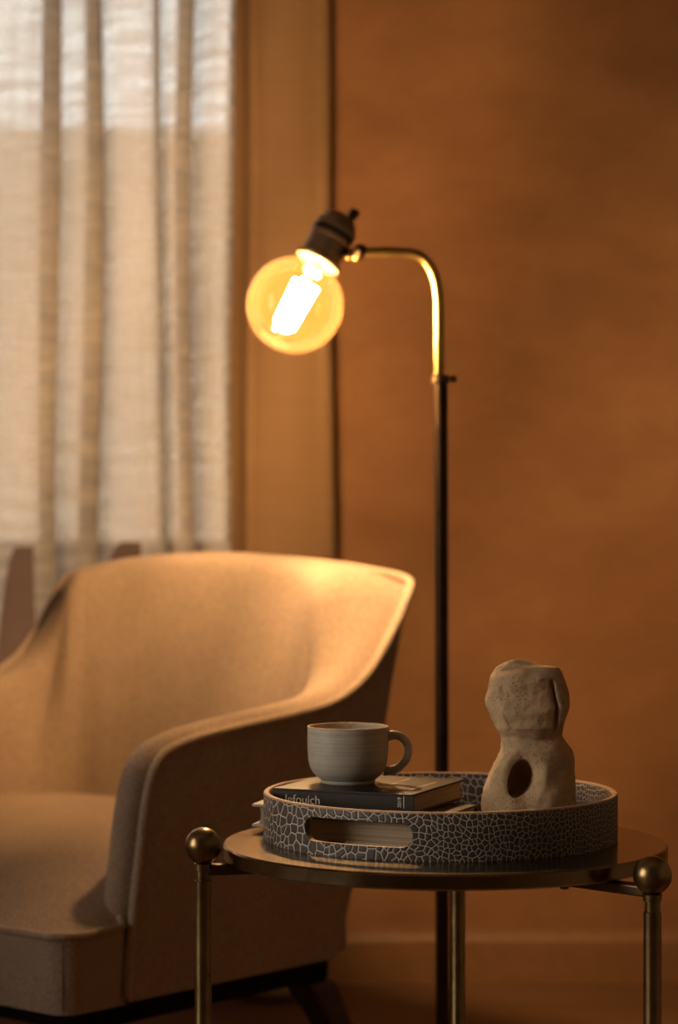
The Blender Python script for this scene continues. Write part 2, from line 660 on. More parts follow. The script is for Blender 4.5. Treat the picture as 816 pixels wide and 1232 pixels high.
# ------------------------------------------------------------------ curtains
def curtain(name, keys, hem, ztop, mat, label, base_y):
    """keys: (x, y) plan points of the folds, from side to side"""
    plan = catmull([(x, y, 0) for x, y in keys], 12)
    nz = 60
    # arc length for the cloth's own coordinates
    L = [0.0]
    for i in range(1, len(plan)):
        L.append(L[-1] + (plan[i] - plan[i - 1]).length)
    o_pts = []
    uvs = []
    for j in range(nz + 1):
        row = []
        for i, p in enumerate(plan):
            h = hem(p.x)
            z = h + (ztop - h) * j / nz
            sway = 0.006 * math.sin(z * 3.1 + p.x * 23) + 0.004 * mnoise.noise((p.x * 9, z * 2.5, 1.7))
            row.append((p.x + sway, p.y + 0.008 * mnoise.noise((p.x * 12, z * 3.0, 5.0)), z))
            uvs.append((L[i], z))
        o_pts.append(row)
    b = MB()
    b.grid(o_pts)
    o = b.build(name, mat, angle=180)
    uvl = o.data.uv_layers.new(name='UVMap')
    for lp in o.data.loops:
        uvl.data[lp.index].uv = uvs[lp.vertex_index]
    o['label'] = label
    o['category'] = 'curtain'
    return o


CY = 3.90


def wx(px, y=CY):
    return (px - 408) * y / 2909.0


spec = [(-560, .04), (-520, -.03), (-480, -.03), (-446, .03), (-458, .05), (-440, .03), (-400, -.02), (-330, -.03), (-302, .03), (-318, .05), (-300, .03), (-270, -.02), (-210, -.03),
        (-170, .02), (-190, .05), (-166, .03), (-140, -.02), (-100, -.03), (-60, .02), (-74, .045), (-56, .03), (-40, -.01), (-5, -.03), (34, -.035), (62, -.012), (70, .006), (64, .022), (52, .030), (46, .044), (54, .052), (66, .040), (80, .012), (96, .004), (112, .012), (117, .024), (108, .034), (97, .040), (94, .050), (104, .054), (116, .030), (123, -.010), (138, -.035), (172, -.035), (191, -.012), (195, .015), (187, .040), (184, .052), (191, .052), (199, .015), (208, -.012), (224, -.006), (233, .012), (227, .030), (216, .040), (213, .052), (222, .055), (234, .030), (244, -.004), (258, -.020), (272, -.016), (283, .004), (279, .024), (272, .036), (276, .050), (294, .045)]
folds = [(wx(px), CY + .01 + d) for px, d in spec]


def hem_sheer(x):
    # the hem is raised in two places to show the brown beyond
    px = 408 + x * 2909 / CY
    if px < 46:
        return 0.815 - clamp((24 - px) / 40.0) ** 2 * 0.30
    if 124 < px < 167:
        return 0.822 - clamp((148 - px) / 24.0) ** 2 * 0.07
    return 0.50


curtain('curtain', folds, hem_sheer, ZC - 0.005, 'sheer', 'sheer linen curtain in loose folds glowing with daylight', CY)
panel = [(wx(281), CY - .018), (wx(290), CY - .030), (wx(302), CY - .055), (wx(318), CY - .04), (wx(340), CY - .03), (wx(362), CY - .035), (wx(384), CY - .045), (wx(397), CY - .04), (wx(401), CY - .025), (wx(400), CY - .005)]
curtain('curtain', panel, lambda x: 0.42, ZC - 0.005, 'drape', 'flat opaque drape panel of tan linen beside the bare plaster wall', CY)

# ------------------------------------------------------------------ armchair (built in its own frame: x across, y front to back)
CH = thing('armchair', (-0.314, 2.75, FZ), 'beige upholstered barrel armchair with piped edges in front of the curtains', 'armchair', rotz=math.atan2(-0.65, 0.76))
W = 0.67


def LMB():
    m = MB()
    m.local = True
    return m


side = [(0.098, .300), (0.103, .351), (0.111, .408), (0.120, .466), (0.128, .514), (0.137, .547), (0.147, .567), (0.164, .582), (0.195, .591),
        (0.238, .598), (0.312, .605), (0.390, .612), (0.454, .620), (0.495, .632), (0.537, .655), (0.571, .688), (0.602, .726), (0.618, .750)]
half = [Vector((0.0, t, z)) for t, z in side]
half += [Vector(p) for p in ((-.004, .632, .766), (-.014, .641, .775), (-.034, .648, .780), (-.075, .655, .785), (-.14, .661, .792), (-.23, .666, .798))]
full = half + [Vector((-W / 2, .668, .802))] + [Vector((-W - p.x, p.y, p.z)) for p in reversed(half)]
welt = catmull(full, 4)
NW = len(welt)
MID = (NW - 1) / 2


i0 = next(i for i, p in enumerate(welt) if p.y >= 0.454)
arc = [0.0] * NW
for i in range(i0 + 1, int(MID) + 1):
    arc[i] = arc[i - 1] + (welt[i] - welt[i - 1]).length
arc = [a / arc[int(MID)] for a in arc]
rows = []
for i, p in enumerate(welt):
    left = i > MID
    q = Vector((-W - p.x, p.y, p.z)) if left else p.copy()          # work on the right half
    k = min(i, NW - 1 - i) / MID                                    # 0 front foot .. 1 top centre
    a = welt[max(i - 1, 0)]
    c = welt[min(i + 1, NW - 1)]
    tg = (c - a)
    if left:
        tg = Vector((tg.x, -tg.y, -tg.z))
    tg.normalize()                                                  # runs front -> back -> inward
    back = smooth((q.y - 0.50) / 0.13)                              # 0 on arm, 1 on back
    cross = smooth((-q.x) / 0.05)                                   # 0 side plane, 1 across the back
    nrm = Vector((0, -tg.z, tg.y))                                  # outline normal in the side plane
    if nrm.length < 1e-4:
        nrm = Vector((0, 0, 1))
    nrm = nrm.normalized().lerp(Vector((0, 0, 1)), max(cross, back * 0.8)).normalized()
    inw = Vector((-1, 0, 0)).lerp(Vector((-0.80, -0.60, 0)), smooth((q.y - .48) / .15)).lerp(Vector((0, -1, 0)), smooth(-q.x / .20)).normalized()
    th = 0.052 + 0.012 * smooth((q.y - .14) / .3) + 0.016 * back
    hgt = 0.014 - 0.003 * back
    # bottom line of the outer panel
    if q.x > -1e-6 and q.y < 0.620:
        f = clamp((k - 0.0) / 0.75)
        A = Vector((0, 0.098 + (0.505 - 0.098) * f ** 1.0, 0.296))
    else:
        f = smooth((-q.x) / 0.10)
        A = Vector((q.x - 0.03 * (1 - f) * (1 if q.x < -1e-6 else 0), 0.505 + 0.025 * f + 0.01 * smooth(-q.x / .3), 0.296))
    row = [A]
    for u in (0.2, 0.4, 0.6, 0.8, 0.9, 0.965):
        m_ = A.lerp(q, u)
        out = Vector((1, 0, 0)).lerp(Vector((0.3, 1, 0)), smooth((-q.x + 0.0) / .06))
        row.append(m_ + out * (0.007 * math.sin(PI * u) - (0.006 if u > 0.9 else 0)))
    row.append(q)
    # inner edge of the crown, rounded in plan where the arm runs into the back
    e_ = q + inw * th
    cxr, cyr, rad_ = -0.070 - 0.13, 0.580 - 0.13, 0.13
    if e_.x > cxr and e_.y > cyr:
        rel = Vector((e_.x - cxr, e_.y - cyr, 0))
        if rel.length > rad_:
            rel = rel.normalized() * rad_
            e_ = Vector((cxr + rel.x, cyr + rel.y, e_.z))
    elif q.x < -0.1:
        e_.y = min(e_.y, 0.580)
    dv = e_ - q
    for bb, aa in ((0.07, -.45), (0.15, .35), (0.28, .95), (0.50, 1.12), (0.75, .75), (0.93, .1)):
        row.append(q + dv * bb + nrm * hgt * aa)
    D = q + dv - nrm * 0.018
    row.append(D)
    # line where the inside meets the seat: straight arms running into a rounded back
    sx = -0.062
    R_ = 0.12
    if q.y < 0.454 and q.x > -1e-6:
        Epos = Vector((sx, 0.115 + (0.385 - 0.115) * clamp((q.y - 0.098) / (0.454 - 0.098)), min(0.37, q.z - 0.02)))
    else:
        g = arc[min(i, NW - 1 - i)]                                  # 0 at the arm's end .. 1 at top centre
        ln_arc = R_ * PI / 2
        ln_all = ln_arc + (W / 2 + sx - R_)
        dd = g * ln_all
        if dd < ln_arc:
            an = dd / R_
            Epos = Vector((sx - R_ * (1 - math.cos(an)), 0.385 + R_ * math.sin(an), 0.37))
        else:
            Epos = Vector((sx - R_ - (dd - ln_arc), 0.385 + R_, 0.37))
    for u in (0.12, 0.35, 0.6, 0.8, 1.0):
        m_ = D.lerp(Epos, u)
        m_ += inw * 0.012 * math.sin(PI * u) * (1 if q.z > 0.5 else 0.3)
        row.append(m_)
    if left:
        row = [Vector((-W - p_.x, p_.y, p_.z)) for p_ in row]
    rows.append(row)
b = LMB()
b.grid(rows)
b.build('shell', 'fabric', CH, angle=75, subsurf=1)
b = LMB()
b.tube([p + Vector((0.0025 if i < MID else -0.0025, 0, 0.0025)) for i, p in enumerate(welt)], 0.0062, 12)
b.build('piping', 'piping', CH)
# seat cushion with boxed front
ZP, ZB = 0.382, 0.294


def inset(t):
    r = 0.028
    e = 0.0
    if t < r:
        e = r - math.sqrt(max(0.0, r * r - (r - t) ** 2))
    return e + 0.03 * smooth((t - 0.096) / 0.016)


ts = [0, .001, .003, .006, .01, .016, .022, .03, .04, .05, .065, .08, .087, .092, .097, .102, .107, .115, .13, .16, .2, .25, .3, .35, .4, .45, .5, .53]
us = []
for i in range(41):
    us.append(0.5 - 0.5 * math.cos(PI * i / 40))
top = []
for t in ts:
    e = inset(t)
    row = []
    for u in us:
        s = -e - (W - 2 * e) * u
        ds = min(-s, W + s)
        fr = 1 - math.exp(-t / 0.075)
        sd = 1 - math.exp(-ds / 0.055)
        sd = sd + (1 - sd) * smooth((t - 0.09) / 0.10)
        z = ZP + 0.078 * fr * sd + 0.006 * smooth(t / .5)
        row.append((s, t, z))
    top.append(row)
b = LMB()
b.grid(top)
per = [top[0][i] for i in range(len(us))]
edge_r = [top[j][0] for j in range(len(ts))]
edge_l = [top[j][-1] for j in range(len(ts))]
loop = list(reversed(edge_r)) + per[1:-1] + edge_l
b.grid([[Vector(p) for p in loop], [Vector((p[0], p[1] + .0, p[2] * .5 + ZB * .5)) for p in loop], [Vector((p[0], p[1] + .004, ZB)) for p in loop]])
seat = b.build('seat_cushion', 'fabric_seat', CH, angle=35)
b = LMB()
front = [Vector(p) for p in list(reversed(edge_r[:16])) + per[1:-1] + edge_l[:16]]
b.tube([p + Vector((0, -0.002, 0.0025)) for p in front], 0.0050, 10)
b.build('seat_piping', 'piping', seat)
b = LMB()
b.tube([Vector((-0.0085, 0.0085, ZP - 0.006)), Vector((-0.0085, 0.0085, ZB + 0.004))], 0.0006, 6)
b.build('seat_seam', 'black_cloth', seat)
# base frame and legs
b = LMB()
b.box((-W + .03, .055, .262), (-.03, .50, .294))
b.build('base_frame', 'black_cloth', CH, bevel=.006)
for (x0, y0, x1, y1) in ((-.075, .085, -.055, .045), (-W + .075, .085, -W + .055, .045), (-.045, .475, -.015, .575), (-W + .045, .475, -W + .015, .575)):
    b = LMB()
    rws = []
    for u, hw in ((0, .015), (0.5, .019), (1.0, .025)):
        cx, cy, z = x1 + (x0 - x1) * u, y1 + (y0 - y1) * u, FZ + (0.262 - FZ) * u
        rws.append([(cx - hw, cy - hw, z), (cx + hw, cy - hw, z), (cx + hw, cy + hw, z), (cx - hw, cy + hw, z)])
    o_ = b.grid(rws, closed_u=True)
    b.f.append((o_ + 3, o_ + 2, o_ + 1, o_)); b.f.append((o_ + 8, o_ + 9, o_ + 10, o_ + 11))
    b.build('leg', 'walnut', CH, bevel=.005)

# ------------------------------------------------------------------ floor lamp
LY = 3.08
LA = thing('floor_lamp', (0.132, LY, FZ), 'brass floor lamp with a bare globe bulb on a curved arm', 'floor lamp')


def lp(px, py, y=LY):
    return Vector(((px - 408) * y / 2909, y, 0.87 - (py - 616) * y / 2909))


b = MB(); b.lathe([(.105, 0), (.112, .004), (.112, .014), (.106, .02), (.03, .024), (.014, .032), (.0095, .05)], 72, Matrix.Translation((0.132, LY, FZ)))
b.build('base', 'shaded_brass', LA)
b = MB(); b.tube([(0.1325, LY, FZ + .045), lp(530.5, 458)], 0.0088, 28)
b.build('pole', 'shaded_brass', LA)
cl = lp(530, 456)
b = MB(); b.lathe([(.0085, -.006), (.0118, -.005), (.0118, .004), (.0075, .006)], 28, Matrix.Translation(cl))
b.lathe([(.0022, .008), (.0022, .014), (.0045, .0145), (.0045, .0195), (.003, .0205)], 16, axis_frame(cl, (1, 0, 0), (0, 1, 0)))
b.build('collar', 'dark_brass', LA)
path = [lp(528.5, 458), lp(528.5, 420), lp(528.5, 380), lp(527.5, 352), lp(523, 331), lp(513, 314), lp(500, 306), lp(485, 303.5), lp(462, 303), lp(438, 303.5)]
b = MB(); b.tube(catmull(path, 10), 0.0066, 24)
b.build('arm', 'lamp_brass', LA)
# socket axis: from bulb centre up to the cap
AX = Vector((0.455, 0.20, 0.875)).normalized()
BC = lp(355, 367)
F = axis_frame(BC, AX, (1, 0, 0))


def at(a, r=0.0, side=0.0):
    return F @ Vector((r, side, a))


NECK = 0.066
b = MB()
b.lathe([(.0290, NECK - .004), (.0305, NECK - .002), (.0305, NECK + .002), (.0268, NECK + .004), (.0262, NECK + .008), (.0262, NECK + .030), (.0275, NECK + .031),
         (.0275, NECK + .034), (.0262, NECK + .036), (.0262, NECK + .043), (.0285, NECK + .044), (.0285, NECK + .050), (.0262, NECK + .053), (.0235, NECK + .060), (.0185, NECK + .066), (.010, NECK + .069)], 48, F)
sock = b.build('socket', 'socket', LA)
b = MB(); b.lathe([(.0264, NECK + .0365), (.0278, NECK + .037), (.0278, NECK + .042), (.0264, NECK + .0425)], 48, F)
b.build('socket_ring', 'socket_dark', sock)
KF = axis_frame(at(NECK + .062, .011), AX + Vector((.02, 0, 0)))
b = MB(); b.lathe([(.0050, 0), (.0050, .010), (.0068, .0105), (.0068, .019), (.0058, .0205), (.003, .021)], 24, KF)
b.build('switch_knob', 'socket_dark', sock)
b = MB()
jp = lp(434, 302)
sp_ = at(NECK + .024, .026)
b.tube([sp_, jp], 0.0055, 16)
b.sphere(jp, 0.0092, 24, 16)
b.build('swivel_joint', 'shaded_brass', LA)
b = MB()
b.sphere(lp(430, 309), 0.0060, 20, 12)
b.sphere(lp(420.5, 309.5), 0.0042, 20, 12)
b.build('screw', 'lamp_brass', LA)
# the bulb: globe with a neck, one closed surface
R = 0.0622
prof = []
for j in range(1, 44):
    a = -PI / 2 + PI * j / 52
    prof.append((R * math.cos(a), R * math.sin(a)))
r0, z0 = prof[-1]
for u in (0.25, 0.5, 0.75, 1.0):
    prof.append((r0 + (0.0215 - r0) * smooth(u) * 1.0 + 0.0, z0 + (0.0685 - z0) * u))
b = MB(); b.lathe(prof, 72, F)
bulb = b.build('bulb', 'bulb', LA, angle=180)
b = MB()
for k in range(6):
    a = 2 * PI * k / 6 + .3
    p0 = at(-.030 - .004 * (k % 3), .0125 * math.cos(a), .0125 * math.sin(a))
    p1 = at(.033 - .003 * (k % 2), .0150 * math.cos(a), .0150 * math.sin(a))
    b.tube([p0, p1], 0.0022, 8)
b.build('filament', 'filament', bulb)
b = MB()
b.lathe([(.0085, .064), (.0080, .058), (.0045, .050), (.0032, .042), (.0022, .036), (.0022, -.036), (.004, -.040), (.001, -.043)], 20, F)
b.build('filament_stem', 'stem_glass', bulb)

# ------------------------------------------------------------------ side table
TX, TY, TZ, TR = 0.1048, 2.40, 0.543, 0.22
TB = thing('side_table', (TX, TY, FZ), 'round brass side table with ball finials on slim legs', 'side table')
b = MB()
b.lathe([(TR - .004, TZ - .0155), (TR, TZ - .0135), (TR, TZ - .0018), (TR - .0018, TZ), (TR - .010, TZ)], 160, Matrix.Translation((TX, TY, 0)))
b.build('tabletop', 'table_brass', TB, angle=40)
for ax_, ay_, bz in ((-.1325, 2.356, .545), (.288, 2.22, .5365), (.130, 2.648, .541)):
    b = MB()
    b.lathe([(.0098, FZ), (.0098, FZ + .008), (.0083, FZ + .010), (.0083, bz - .034), (.0072, bz - .033), (.0072, bz - .024), (.0088, bz - .0235), (.0088, bz - .0175), (.006, bz - .016), (.006, bz - .010)], 32, Matrix.Translation((ax_, ay_, 0)))
    leg = b.build('leg', 'brass', TB)
    b = MB(); b.sphere((ax_, ay_, bz), 0.0178, 48, 32)
    b.build('finial', 'brass', leg)
    d = Vector((TX - ax_, TY - ay_, 0))
    ln = d.length
    d.normalize()
    fr = axis_frame((ax_, ay_, .5215), d, (0, 0, 1))
    b = MB()
    ov = ln - TR + .075
    rws = []
    for u, hw, hh in ((0.004, .0075, .0052), (ov * .5, .0075, .0052), (ov, .0075, .0052)):
        rws.append([fr @ Vector((sx_ * hh, sy_ * hw, u)) for sx_, sy_ in ((-1, -1), (1, -1), (1, 1), (-1, 1))])
    o_ = b.grid(rws, closed_u=True)
    b.f.append((o_ + 3, o_ + 2, o_ + 1, o_)); b.f.append((o_ + 8, o_ + 9, o_ + 10, o_ + 11))
    b.build('bracket', 'dark_brass', TB, bevel=.002)
    pt = Vector((ax_, ay_, 0)) + d * (ov - .008)
    b = MB(); b.lathe([(.0022, .512), (.0042, .513), (.0046, .516), (.003, .5163)], 16, Matrix.Translation((pt.x, pt.y, 0)))
    b.build('screw', 'dark_brass', TB)

# ------------------------------------------------------------------ tray
QX, QY, QR, QH = 0.102, 2.4365, 0.178, 0.0462
TRY = thing('tray', (QX, QY, TZ), 'round dark reptile-patterned tray with cutout handle on the brass table', 'tray')
wall_t = 0.0062


def tdir(th):
    return Vector((math.sin(th), -math.cos(th), 0))                 # 0 faces the camera side


SLOTS = [(math.radians(-30.0), math.radians(19.3), .0125, .0358), (math.radians(-107), math.radians(15.5), .0045, .036)]


def dens(th):
    # the hide's scales run larger towards one flank
    return 0.55 + 0.45 * smooth((math.degrees(th) + 55) / 75) - 0.30 * smooth((math.degrees(th) - 120) / 50)


UC = [0.0]
for k in range(720):
    UC.append(UC[-1] + dens(-PI + 2 * PI * (k + .5) / 720) * QR * 2 * PI / 720)


def ucum(th):
    x = (th + PI) / (2 * PI) * 720
    k = int(clamp(x, 0, 719))
    return UC[k] + (UC[k + 1] - UC[k]) * (x - k)


def slot_at(th):
    for c, hw, lo, hi in SLOTS:
        d = abs((th - c + PI) % (2 * PI) - PI)
        if d < hw:
            r = (hi - lo) / 2
            x = (hw - d) * QR
            mid = (lo + hi) / 2
            h = r if x > r else math.sqrt(max(0, r * r - (r - x) ** 2))
            return mid - h, mid + h
    return None


ths = [2 * PI * i / 360 - PI for i in range(360)]
for c, hw, lo, hi in SLOTS:
    r = (hi - lo) / 2
    for u in (0.0001, .02, .06, .12, .2, .32, .5, .75, 1.0):
        for sg in (-1, 1):
            ths.append(c + sg * (hw - u * r / QR))
ths = sorted(((t + PI) % (2 * PI)) - PI for t in ths)
n = len(ths)
prof_t = []
b = MB()
uvt = []
for th in ths:
    sl = slot_at(th)
    zz = [0, .0025]
    lo, hi = sl if sl else (.024, .0242)
    zz += [lo, hi, QH - .0015, QH]
    d = tdir(th)
    for rr, edge in ((QR, 0), (QR - wall_t, 1)):
        for z in zz:
            q = rr
            if z == QH:
                q += -.0012 if not edge else .0012
            b.v.append(Vector((QX, QY, TZ)) + d * q + Vector((0, 0, z)))
            dn_ = dens(th)
            uvt.append((ucum(th) + (0.5 if edge else 0), z * dn_))
for i in range(n):
    j = (i + 1) % n
    mid = (ths[i] + (ths[j] if j else ths[j] + 2 * PI)) / 2
    sl = slot_at(mid)
    A0, B0 = i * 12, j * 12
    for k in range(5):
        if sl and k == 2:
            continue
        b.f.append((A0 + k, B0 + k, B0 + k + 1, A0 + k + 1))
        b.f.append((A0 + 6 + k, A0 + 7 + k, B0 + 7 + k, B0 + 6 + k))
    b.f.append((A0 + 5, B0 + 5, B0 + 11, A0 + 11))
    b.f.append((A0, A0 + 6, B0 + 6, B0))
    if sl:
        b.f.append((A0 + 2, B0 + 2, B0 + 8, A0 + 8))
        b.f.append((A0 + 3, A0 + 9, B0 + 9, B0 + 3))
wl = b.build('wall', 'hide', TRY, angle=40)
uvl = wl.data.uv_layers.new(name='UVMap')
for pl in wl.data.polygons:
    us_ = [uvt[wl.data.loops[li].vertex_index] for li in pl.loop_indices]
    wrap = max(u[0] for u in us_) - min(u[0] for u in us_) > 0.3 and max(u[0] for u in us_) - min(u[0] for u in us_) < 2 and abs(pl.center.x) < .02 and pl.center.y > 0
    for li, uvv in zip(pl.loop_indices, us_):
        uvl.data[li].uv = (uvv[0] + (UC[-1] if wrap and (uvv[0] % 0.5) < .05 and uvv[0] < UC[-1] * .5 + .3 else 0), uvv[1])
wl.data.materials.append(M['tray_edge'])
for pl in wl.data.polygons:
    zs = [wl.data.vertices[v].co.z for v in pl.vertices]
    if max(zs) > QH - .0004 or abs(pl.normal.z) > 0.6:
        pl.material_index = 1
b = MB()
b.lathe([(QR - wall_t + .001, TZ + .0004), (QR - wall_t + .001, TZ + .005), (QR - .02, TZ + .0052)], 96, Matrix.Translation((QX, QY, 0)))
fl = b.build('floor_panel', 'hide', TRY)
uvl = fl.data.uv_layers.new(name='UVMap')
for lp_ in fl.data.loops:
    co = fl.data.vertices[lp_.vertex_index].co
    uvl.data[lp_.index].uv = (co.x, co.y)
ZF = TZ + .0052


# ------------------------------------------------------------------ books
def book(name, origin, u, v, lu, lv, z0, th, cover, spine_front, label, back=None, group=None, board=0.0022, inset_p=0.004):
    """origin: front-left corner; u along the front edge, v away from the viewer; spine on the front edge or the far one"""
    u = Vector((u[0], u[1], 0)).normalized()
    v = Vector((v[0], v[1], 0)).normalized()
    t = thing(name, (origin[0], origin[1], z0), label, 'book', group)
    fr = Matrix((u, v, Vector((0, 0, 1)))).transposed().to_4x4()
    fr.translation = Vector((origin[0], origin[1], z0))
    b = MB(); b.box((0, 0, th - board), (lu, lv, th), fr)
    cv = b.build('front_cover', cover, t, smooth=False, bevel=.0006, bevel_seg=2)
    b = MB(); b.box((0, 0, 0), (lu, lv, board), fr); b.build('back_cover', back or cover, t, smooth=False, bevel=.0006, bevel_seg=2)
    b = MB()
    if spine_front:
        b.box((0, 0, board), (lu, board, th - board), fr)
    else:
        b.box((0, lv - board, board), (lu, lv, th - board), fr)
    spn = b.build('spine', cover, t, smooth=False)
    # page block: fore edge slightly hollow
    b = MB()
    rws = []
    y_in, y_out = (board, lv - inset_p) if spine_front else (lv - board, inset_p)
    for k in range(9):
        z = board + (th - 2 * board) * k / 8
        hollow = .0022 * math.sin(PI * k / 8) * (-1 if spine_front else 1)
        rws.append([fr @ Vector((inset_p * .8, y_in, z)), fr @ Vector((lu - inset_p * .8, y_in, z)), fr @ Vector((lu - inset_p * .8, y_out + hollow, z)), fr @ Vector((inset_p * .8, y_out + hollow, z))])
    b.grid(rws, closed_u=True)
    b.build('page_block', 'pages', t, angle=50)
    return t, fr, cv, spn


def text_mesh(name, s, size, frame, mat, parent, depth=0.0002):
    c = bpy.data.curves.new(name, 'FONT')
    c.body = s
    c.size = size
    c.extrude = depth
    tmp = bpy.data.objects.new(name + '_curve', c)
    COL.objects.link(tmp)
    dg = bpy.context.evaluated_depsgraph_get()
    me = bpy.data.meshes.new_from_object(tmp.evaluated_get(dg))
    COL.objects.unlink(tmp)
    bpy.data.objects.remove(tmp)
    base = Vector((0, 0, 0))
    p = parent
    while p is not None:
        base += Vector(p.location)
        p = p.parent
    for vtx in me.vertices:
        vtx.co = (frame @ vtx.co) - base
    me.materials.clear()
    me.materials.append(M[mat])
    o = bpy.data.objects.new(name, me)
    COL.objects.link(o)
    o.parent = parent
    return o


u1, v1 = (.92, -.385), (.385, .92)
t1, fr1, cv1, sp1 = book('book', (-.066, 2.42), u1, v1, .150, .150, .5735, .0205, 'book_black', True,
                         'black hardback with a pale-lettered spine directly under the mug')
# lettering on the spine, reading along it
ef = fr1 @ Matrix(((1, 0, 0, .013), (0, 0, -1, -.0003), (0, 1, 0, .0062), (0, 0, 0, 1)))
text_mesh('spine_title', 'lefouich', .0122, ef, 'print_pale', sp1)
ef = fr1 @ Matrix(((0, -1, 0, .1375), (0, 0, -1, -.0003), (1, 0, 0, .0068), (0, 0, 0, 1)))
text_mesh('spine_year', '2019', .0052, ef, 'print_pale', sp1)
b = MB(); b.box((.1400, -.0004, .0060), (.1406, 0.0, .0185), fr1); b.build('spine_rule', 'print_pale', sp1, smooth=False)
# two lines of small gilt type on the cover, too fine to read
for a0_, b0_, ln_, rows_ in ((.098, .078, .050, 1), (.134, .034, .076, 1)):
    b = MB()
    y = b0_
    while y < b0_ + ln_:
        wl_ = random.uniform(.0012, .0034)
        hh_ = random.uniform(.0016, .0026)
        b.box((a0_ - hh_, y, .0205), (a0_, y + wl_, .02065), fr1)
        y += wl_ + random.uniform(.0004, .0016)
    b.build('cover_lettering', 'print_gold', cv1, smooth=False)

t2, fr2, cv2, sp2 = book('book', (-.049, 2.366), u1, v1, .140, .158, ZF, .0245, 'book_brown', False,
                         'thick lower book whose pale page edges fill the tray handle cutout', back='book_red')
b = MB(); b.box((.060, -.0006, .0002), (.140, .05, .0026), fr2); b.build('jacket_flap', 'pale_card', t2, smooth=False)
# small notebook poking through the far handle opening of the tray
dn = Vector((-.964, .267, 0))
tn = Vector((.267, .964, 0))
org = Vector((QX, QY, 0)) + dn * .194 - tn * .015
book('book', (org.x, org.y), (tn.x, tn.y), (-dn.x, -dn.y), .055, .062, ZF, .0232, 'pale_card', False,
     'small pale notebook whose end pokes out beyond the edge of the tray', board=.0028, inset_p=.006)

# ------------------------------------------------------------------ mug
MX, MY, MZ = 0.0092, 2.463, 0.5942
MG = thing('mug', (MX, MY, MZ), 'speckled grey stoneware mug standing on the black book', 'mug')
fm = Matrix.Translation((MX, MY, MZ))
outer = [(.0255, 0), (.0275, .0004), (.0282, .0025), (.0275, .0035), (.0315, .0065), (.0362, .0115), (.0392, .0175), (.0405, .0245), (.0412, .036), (.0413, .048), (.0412, .0560)]
rimp = [(.0412, .0560), (.0410, .0572), (.0402, .0578), (.0392, .0572)]
inner = [(.0390, .0560), (.0388, .040), (.0385, .025), (.0368, .016), (.0325, .010), (.020, .0075), (.002, .007)]
b = MB(); b.lathe(outer + rimp + inner, 96, fm)
body = b.build('body', 'mug', MG, angle=50)
b = MB()
rr_ = [(.0407 + .0013 * math.cos(a), .0570 + .0011 * math.sin(a)) for a in [PI * k / 10 for k in range(-2, 13)]]
b.lathe([(.0413, .0562), (.0414, .0570), (.0408, .0579), (.0400, .0581), (.0391, .0575), (.0389, .0562)], 96, fm, caps=False)
b.build('rim', 'rim', body, angle=180)
b = MB()
hp = [(.0385, .0470), (.0470, .0490), (.0560, .0460), (.0615, .0370), (.0605, .0270), (.0545, .0185), (.0460, .0135), (.0365, .0125)]
hpts = catmull([(MX + r * math.cos(-.10), MY + r * math.sin(-.10), MZ + z) for r, z in hp], 8)
nr = len(hpts)
b.tube(hpts, [.0050 - .0010 * math.sin(PI * i / (nr - 1)) for i in range(nr)], 20)
b.build('handle', 'mug', MG)

# ------------------------------------------------------------------ clay sculpture
SX, SY, SZ = 0.1897, 2.42, ZF
k_px = 5.44
PXM = 2.42 / 2909.0


def prof_at(tab, y):
    for (xa, ya), (xb, yb) in zip(tab, tab[1:]):
        if ya <= y <= yb:
            f = (y - ya) / (yb - ya)
            return xa + (xb - xa) * f
    return tab[-1][0] if y > tab[-1][1] else tab[0][0]


Lt = [(330, 36), (285, 48), (245, 66), (205, 98), (167, 160), (150, 230), (136, 300), (147, 360), (168, 420), (198, 485), (228, 530), (236, 560), (234, 600), (215, 660), (180, 740), (143, 830), (119, 890), (106, 960), (103, 1090), (103, 1180)]
Rt = [(350, 36), (400, 43), (450, 60), (505, 78), (560, 82), (610, 90), (640, 140), (664, 220), (677, 320), (670, 390), (648, 460), (632, 530), (650, 565), (682, 610), (705, 660), (719, 740), (727, 850), (730, 960), (732, 1050), (733, 1180)]
Lc = [p for p in catmull([(x, y, 0) for x, y in Lt], 6)]
Rc = [p for p in catmull([(x, y, 0) for x, y in Rt], 6)]
Lt2 = [(p.x, p.y) for p in Lc]
Rt2 = [(p.x, p.y) for p in Rc]
Rt2[0] = (Rt2[0][0], 36)


def gauss(x, m, s):
    return math.exp(-((x - m) / s) ** 2)


